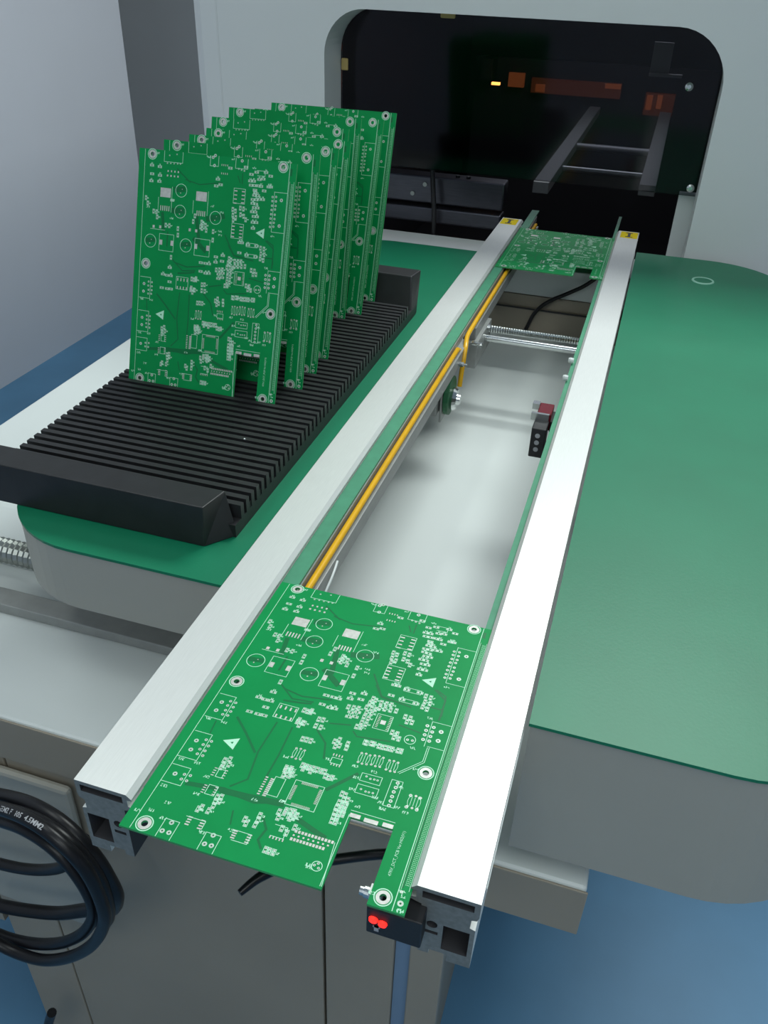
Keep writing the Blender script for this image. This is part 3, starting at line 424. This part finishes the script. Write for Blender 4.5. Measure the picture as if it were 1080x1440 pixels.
def make_board():
    t = empty('printed_circuit_board')
    holes = [(h[0][0]*0.001, min(h[0][1], 216.8)*0.001) for h in ART['H']]
    outer = [(0, 0), (0.1163, 0), (0.1163, 0.0450), (0.1404, 0.0450), (0.1404, 0), (BW, 0), (BW, BL), (0, BL)]
    me = profile('board', outer, [circ(x, y, 0.00185, 20) for x, y in holes]+[circ(0.1563, 0.0058, 0.001, 12)], -BT/2, BT/2, lambda x, y, h: Vector((x, y, h)), M['mask'])
    me.materials.append(M['edge'])
    for p in me.polygons:
        if abs(p.normal.z) < 0.5: p.material_index = 1
    link_mesh('board', me, t)
    silk, pads, trc, thermal, edgep, zs, zp = art()
    trc.obj('copper_traces', M['trace'], t, kind='stuff'); pads.obj('solder_pads', M['tin'], t, kind='stuff')
    so = silk.obj('silkscreen', M['silk'], t, kind='stuff')
    for x, y in holes:
        m = MB(); m.ring(x, y, 0.0019, 0.0038, zp, 24); m.obj('mounting_pad', M['tin'], t)
        m = MB(); m.ring(x, y, 0.0043, 0.0049, zs, 28); m.obj('mounting_mark', M['silk'], t)
    for x, y, w_, h in thermal: MB().rect(x*0.001, y*0.001, w_*0.001, h*0.001, zp).obj('thermal_pad', M['tin'], t)
    for x, y, w_, h in edgep: MB().rect(x*0.001, y*0.001, w_*0.001, h*0.001, zp).obj('contact_pad', M['tin'], t)
    link_mesh('lettering', text_mesh('47RV_DCT_PCB Ver:H02(V1)', 0.0024, M['silk'], lambda x, y: Vector((0.1473-y*1.0, 0.0180+x*0.93, zs))), t)
    return t
board0 = make_board()
def copy_thing(o):
    r = o.copy(); COL.objects.link(r)
    for ch in list(o.children):
        c = ch.copy(); COL.objects.link(c); c.parent = r
        for g in ch.children: d = g.copy(); COL.objects.link(d); d.parent = c
    return r
board0.matrix_world = Matrix.Translation((-0.0234, -0.0149, -0.0053))
tag(board0, 'bright green circuit board lying across the near ends of the two conveyor rails', 'circuit board')
bf = copy_thing(board0); bf.matrix_world = Matrix.Translation((-0.0234, 1.0060, -0.0053))
tag(bf, 'small-looking green circuit board lying on the rails by the yellow stickers', 'circuit board')
PITCH, Y0 = 0.00973, 0.2610
FIT = [(-0.2858,.4263,.3459,-.0038),(-.2734,.4657,.276,.0044),(-.2737,.5079,.3157,.0045),(-.2755,.5461,.3236,.0018),(-.2961,.6027,.302,-.0003),(-.2981,.6604,.2479,-.0018),(-.2844,.6828,.3309,.001),(-.2836,.7261,.3443,-.0011)]
LAB = ['front circuit board of the upright row, its whole printed face in view', 'second upright circuit board from the front of the black rack', 'third upright circuit board from the front of the black rack', 'fourth upright circuit board from the front of the black rack',
 'fifth upright circuit board from the front of the black rack', 'third upright circuit board from the rear of the black rack', 'second upright circuit board from the rear of the black rack', 'rearmost upright circuit board, its right edge against the dark window']
for (x, y, tl, yw), lab in zip(FIT, LAB):
    ty, tz = y+BL*math.sin(tl), 0.022+BL*math.cos(tl)
    j = round((y-Y0)/PITCH); yb = Y0+j*PITCH+0.0006; zb = 0.0165
    ln = math.atan2(ty-yb, tz-zb)
    wd = Vector((math.cos(yw), math.sin(yw), 0)); nd = Vector((-math.sin(yw), math.cos(yw), 0)); ud = Vector((0, 0, math.cos(ln)))+nd*math.sin(ln)
    nn = wd.cross(ud)
    b = copy_thing(board0)
    b.matrix_world = Matrix(((wd.x, ud.x, nn.x, x), (wd.y, ud.y, nn.y, yb), (wd.z, ud.z, nn.z, zb), (0, 0, 0, 1)))
    tag(b, lab, 'circuit board', 'circuit boards standing in the black rack')
# ---------------------------------------------------------------- black rack
rk = tag(empty('board_rack'), 'long black slotted rack with raised ends holding upright circuit boards', 'rack')
RX0, RX1, RT = -0.298, -0.0785, 0.0210
base = MB(); base.box((RX0+0.0015, 0.2430, -0.0029), (RX1-0.0005, 0.765, 0.0085))
base.obj('base', M['rack'], rk)
n = 49
rib = MB().box((RX0, -0.00265, 0.0085), (RX1, 0.00265, RT)).mesh('rib', M['rack'])
fil = MB().box((RX0+0.001, -0.0024, 0.0085), (RX1-0.0008, 0.0024, 0.0138)).mesh('slot_floor', M['rack'])
for j in range(n):
    o = link_mesh('rib', rib, rk); o.location = (0, Y0+(j-0.5)*PITCH, 0)
    if j % 2 and j < n-1: o = link_mesh('slot_floor', fil, rk); o.location = (0, Y0+j*PITCH, 0)
ew = MB().hexa([(-0.345, 0.2232, -0.0029), (-0.097, 0.2232, -0.0029), (-0.0785, 0.246, -0.0029), (-0.345, 0.246, -0.0029), (-0.337, 0.2232, 0.0343), (-0.0945, 0.2232, 0.0343), (-0.0893, 0.2503, 0.0343), (-0.337, 0.2503, 0.0343)])
ew.obj('end_wall', M['rack'], rk, bevel=0.0008)
ew = MB().hexa([(-0.30, 0.741, -0.0029), (-0.0785, 0.741, -0.0029), (-0.0785, 0.768, -0.0029), (-0.30, 0.768, -0.0029), (-0.295, 0.762, 0.0465), (-0.0855, 0.762, 0.0465), (-0.0825, 0.796, 0.0450), (-0.295, 0.796, 0.0450)])
ew.obj('end_wall', M['rack'], rk, bevel=0.0015)
MB().lathe((-0.1215, 0.3515, RT), (0, 0, 1), [(0, 0.0012), (0.0009, 0.0009), (0.0012, 0)], 10).obj('speck', M['steel'], rk, label='tiny shiny bead on a rib')
# ---------------------------------------------------------------- sensors
sn = tag(empty('photo_sensor'), 'black sensor box with two glowing red lamps under the near board corner', 'sensor')
MB().box((0.1155, -0.010, -0.0385), (0.1450, 0.004, -0.0158)).obj('body', M['black'], sn, bevel=0.0008)
for x, z in ((0.1195, -0.0245), (0.1245, -0.0258)): MB().lathe((x, -0.0101, z), (0, -1, 0), [(0, 0.0026), (0.0012, 0.0022), (0.0018, 0)], 14).obj('lamp', M['led'], sn)
MB().box((0.1200, -0.0104, -0.0345), (0.1225, -0.0101, -0.0300)).obj('marking', M['print'], sn)
MB().box((0.1193, -0.0104, -0.0312), (0.1232, -0.0101, -0.0300)).obj('marking', M['print'], sn)
MB().box((0.120, 0.004, -0.032), (0.1372, 0.035, -0.0165)).obj('bracket', M['black'], sn)
for x, y, z in ((0.1155, -0.004, -0.0125), (0.121, 0.0285, -0.024)):
    MB().lathe((x, y, z), (-1, 0, 0), [(0, 0.0032), (0.003, 0.0032), (0.003, 0.0024), (0.0055, 0.0024), (0.0055, 0)], 14).obj('screw', M['steel'], sn)
MB().box((0.1153, -0.007, -0.0159), (0.122, -0.001, -0.0085)).obj('screw_lug', M['alu'], sn)
s2 = tag(empty('photo_sensor'), 'small dark red and black sensor by the right rail in the gap', 'sensor')
MB().box((0.1115, 0.562, -0.030), (0.1265, 0.588, -0.0110)).obj('red_head', M['red'], s2, bevel=0.001, label='dark red head')
MB().box((0.1105, 0.540, -0.052), (0.1255, 0.5615, -0.0180)).obj('body', M['black'], s2, bevel=0.001)
MB().box((0.106, 0.559, -0.0185), (0.1245, 0.5625, -0.0105)).obj('clamp', M['steel'], s2)
MB().box((0.104, 0.580, -0.0165), (0.1115, 0.588, -0.0100)).obj('clamp', M['steel'], s2)
MB().box((0.1265, 0.56, -0.03), (0.1316, 0.585, -0.018)).obj('bracket', M['black'], s2)
for z in (-0.026, -0.034, -0.042): MB().lathe((0.1175, 0.5399, z), (0, -1, 0), [(0, 0.0026), (0.0008, 0.0026), (0.0008, 0)], 10).obj('pin', M['print'], s2)
tag(MB().tube(catmull([(0.0440, -0.0120, -0.0375), (0.0500, -0.0020, -0.036), (0.0580, 0.0060, -0.035), (0.072, 0.0140, -0.035), (0.0933, 0.0245, -0.0335), (0.1090, 0.0285, -0.0285), (0.1195, 0.030, -0.025)], 6),
   [0.0020+0.0010*min(1, i/8) for i in range(37)], 10).obj('sensor_cable', M['cable']), 'short black cable end poking out beneath the near circuit board', 'cable')
# ---------------------------------------------------------------- black cable loops at the lower left
tag(MB().tube(catmull([(-0.2558, 0.075, -0.1779), (-0.2146, 0.07, -0.1649), (-0.1722, 0.062, -0.1478), (-0.1366, 0.055, -0.1481), (-0.1119, 0.05, -0.1672), (-0.103, 0.05, -0.1948), (-0.1028, 0.052, -0.2181), (-0.1178, 0.06, -0.2543), (-0.1385, 0.066, -0.275), (-0.1584, 0.07, -0.2942), (-0.1919, 0.072, -0.3199), (-0.2298, 0.07, -0.3316), (-0.2621, 0.07, -0.3398), (-0.295, 0.07, -0.3469)], 6), 0.0059, 12).obj("black_cable", M["cable"]), 'thick black cable at the top of the bundle of loops, lower left', "cable", "black cables hanging at the lower left")
tag(MB().tube(catmull([(-0.2389, 0.06, -0.1637), (-0.1931, 0.05, -0.1442), (-0.1534, 0.042, -0.132), (-0.1238, 0.036, -0.1364), (-0.1056, 0.034, -0.1591), (-0.1009, 0.035, -0.1999), (-0.1069, 0.037, -0.2329), (-0.1272, 0.04, -0.2778), (-0.1574, 0.043, -0.3191), (-0.192, 0.045, -0.349), (-0.2216, 0.046, -0.3567), (-0.2475, 0.046, -0.3508), (-0.2729, 0.046, -0.3399)], 6), 0.0050, 12).obj("black_cable", M["cable"]), 'black cable forming the lowest outer loop at the lower left', "cable", "black cables hanging at the lower left")
tag(MB().tube(catmull([(-0.263, 0.075, -0.2016), (-0.2236, 0.07, -0.198), (-0.1841, 0.062, -0.1841), (-0.1531, 0.056, -0.1874), (-0.1334, 0.052, -0.2085), (-0.1258, 0.05, -0.2348), (-0.1305, 0.05, -0.2603), (-0.1494, 0.052, -0.2961), (-0.1776, 0.054, -0.3288), (-0.2095, 0.056, -0.3518), (-0.2389, 0.057, -0.3623), (-0.2628, 0.058, -0.3634), (-0.2909, 0.06, -0.3612)], 6), 0.0051, 12).obj("black_cable", M["cable"]), 'black cable forming the inner loop just above the lowest one', "cable", "black cables hanging at the lower left")
tag(MB().tube(catmull([(-0.2936, 0.085, -0.3), (-0.2558, 0.08, -0.2873), (-0.2225, 0.078, -0.2775), (-0.1926, 0.076, -0.2618), (-0.1659, 0.072, -0.2369), (-0.1462, 0.068, -0.2055), (-0.1353, 0.068, -0.1822)], 6), 0.0049, 12).obj("black_cable", M["cable"]), 'thin black cable crossing the middle of the loops at the lower left', "cable", "black cables hanging at the lower left")
tag(MB().tube(catmull([(-0.2367, 0.058, -0.162), (-0.1985, 0.054, -0.1524), (-0.1591, 0.05, -0.1433), (-0.1273, 0.044, -0.1457), (-0.1082, 0.042, -0.1695), (-0.1043, 0.044, -0.2065), (-0.1142, 0.05, -0.2483), (-0.1282, 0.056, -0.276)], 6), 0.0054, 12).obj("black_cable", M["cable"]), 'black cable running through the middle of the bundle of loops', "cable", "black cables hanging at the lower left")
tag(MB().tube(catmull([(-0.2955, 0.09, -0.6602), (-0.2799, 0.09, -0.6161), (-0.2679, 0.09, -0.5826)], 6), 0.0051, 12).obj("black_cable", M["cable"]), 'black cable end at the very bottom left beside the cabinet', "cable", "black cables hanging at the lower left")
cab = [o for o in COL.objects if o.get('label', '').startswith('black cable forming the lowest')][0]
cp = catmull([(-0.1931, 0.05, -0.1442), (-0.1534, 0.042, -0.132), (-0.1238, 0.036, -0.1364), (-0.1056, 0.034, -0.1591)], 24); cd = [0.0]
for a_, b_ in zip(cp, cp[1:]): cd.append(cd[-1]+(b_-a_).length)
def on_cable(x, y):
    i = 0
    while i < len(cd)-2 and cd[i+1] < x: i += 1
    d = (cp[i+1]-cp[i]).normalized(); p = cp[i]+d*(x-cd[i]); v = (cam.matrix_world.translation-p).normalized()
    up = v.cross(d).normalized(); nv = d.cross(up).normalized(); nv = nv if nv.dot(v) > 0 else -nv
    a_ = (y-0.0016)/0.0052
    return p+nv*(0.00535*math.cos(a_))+up*(0.00535*math.sin(a_))
link_mesh('lettering', text_mesh('JEM2 F  105  4.5MM2', 0.0050, M['print'], lambda x, y: on_cable(x+0.016, y), bold=0.00012), cab)
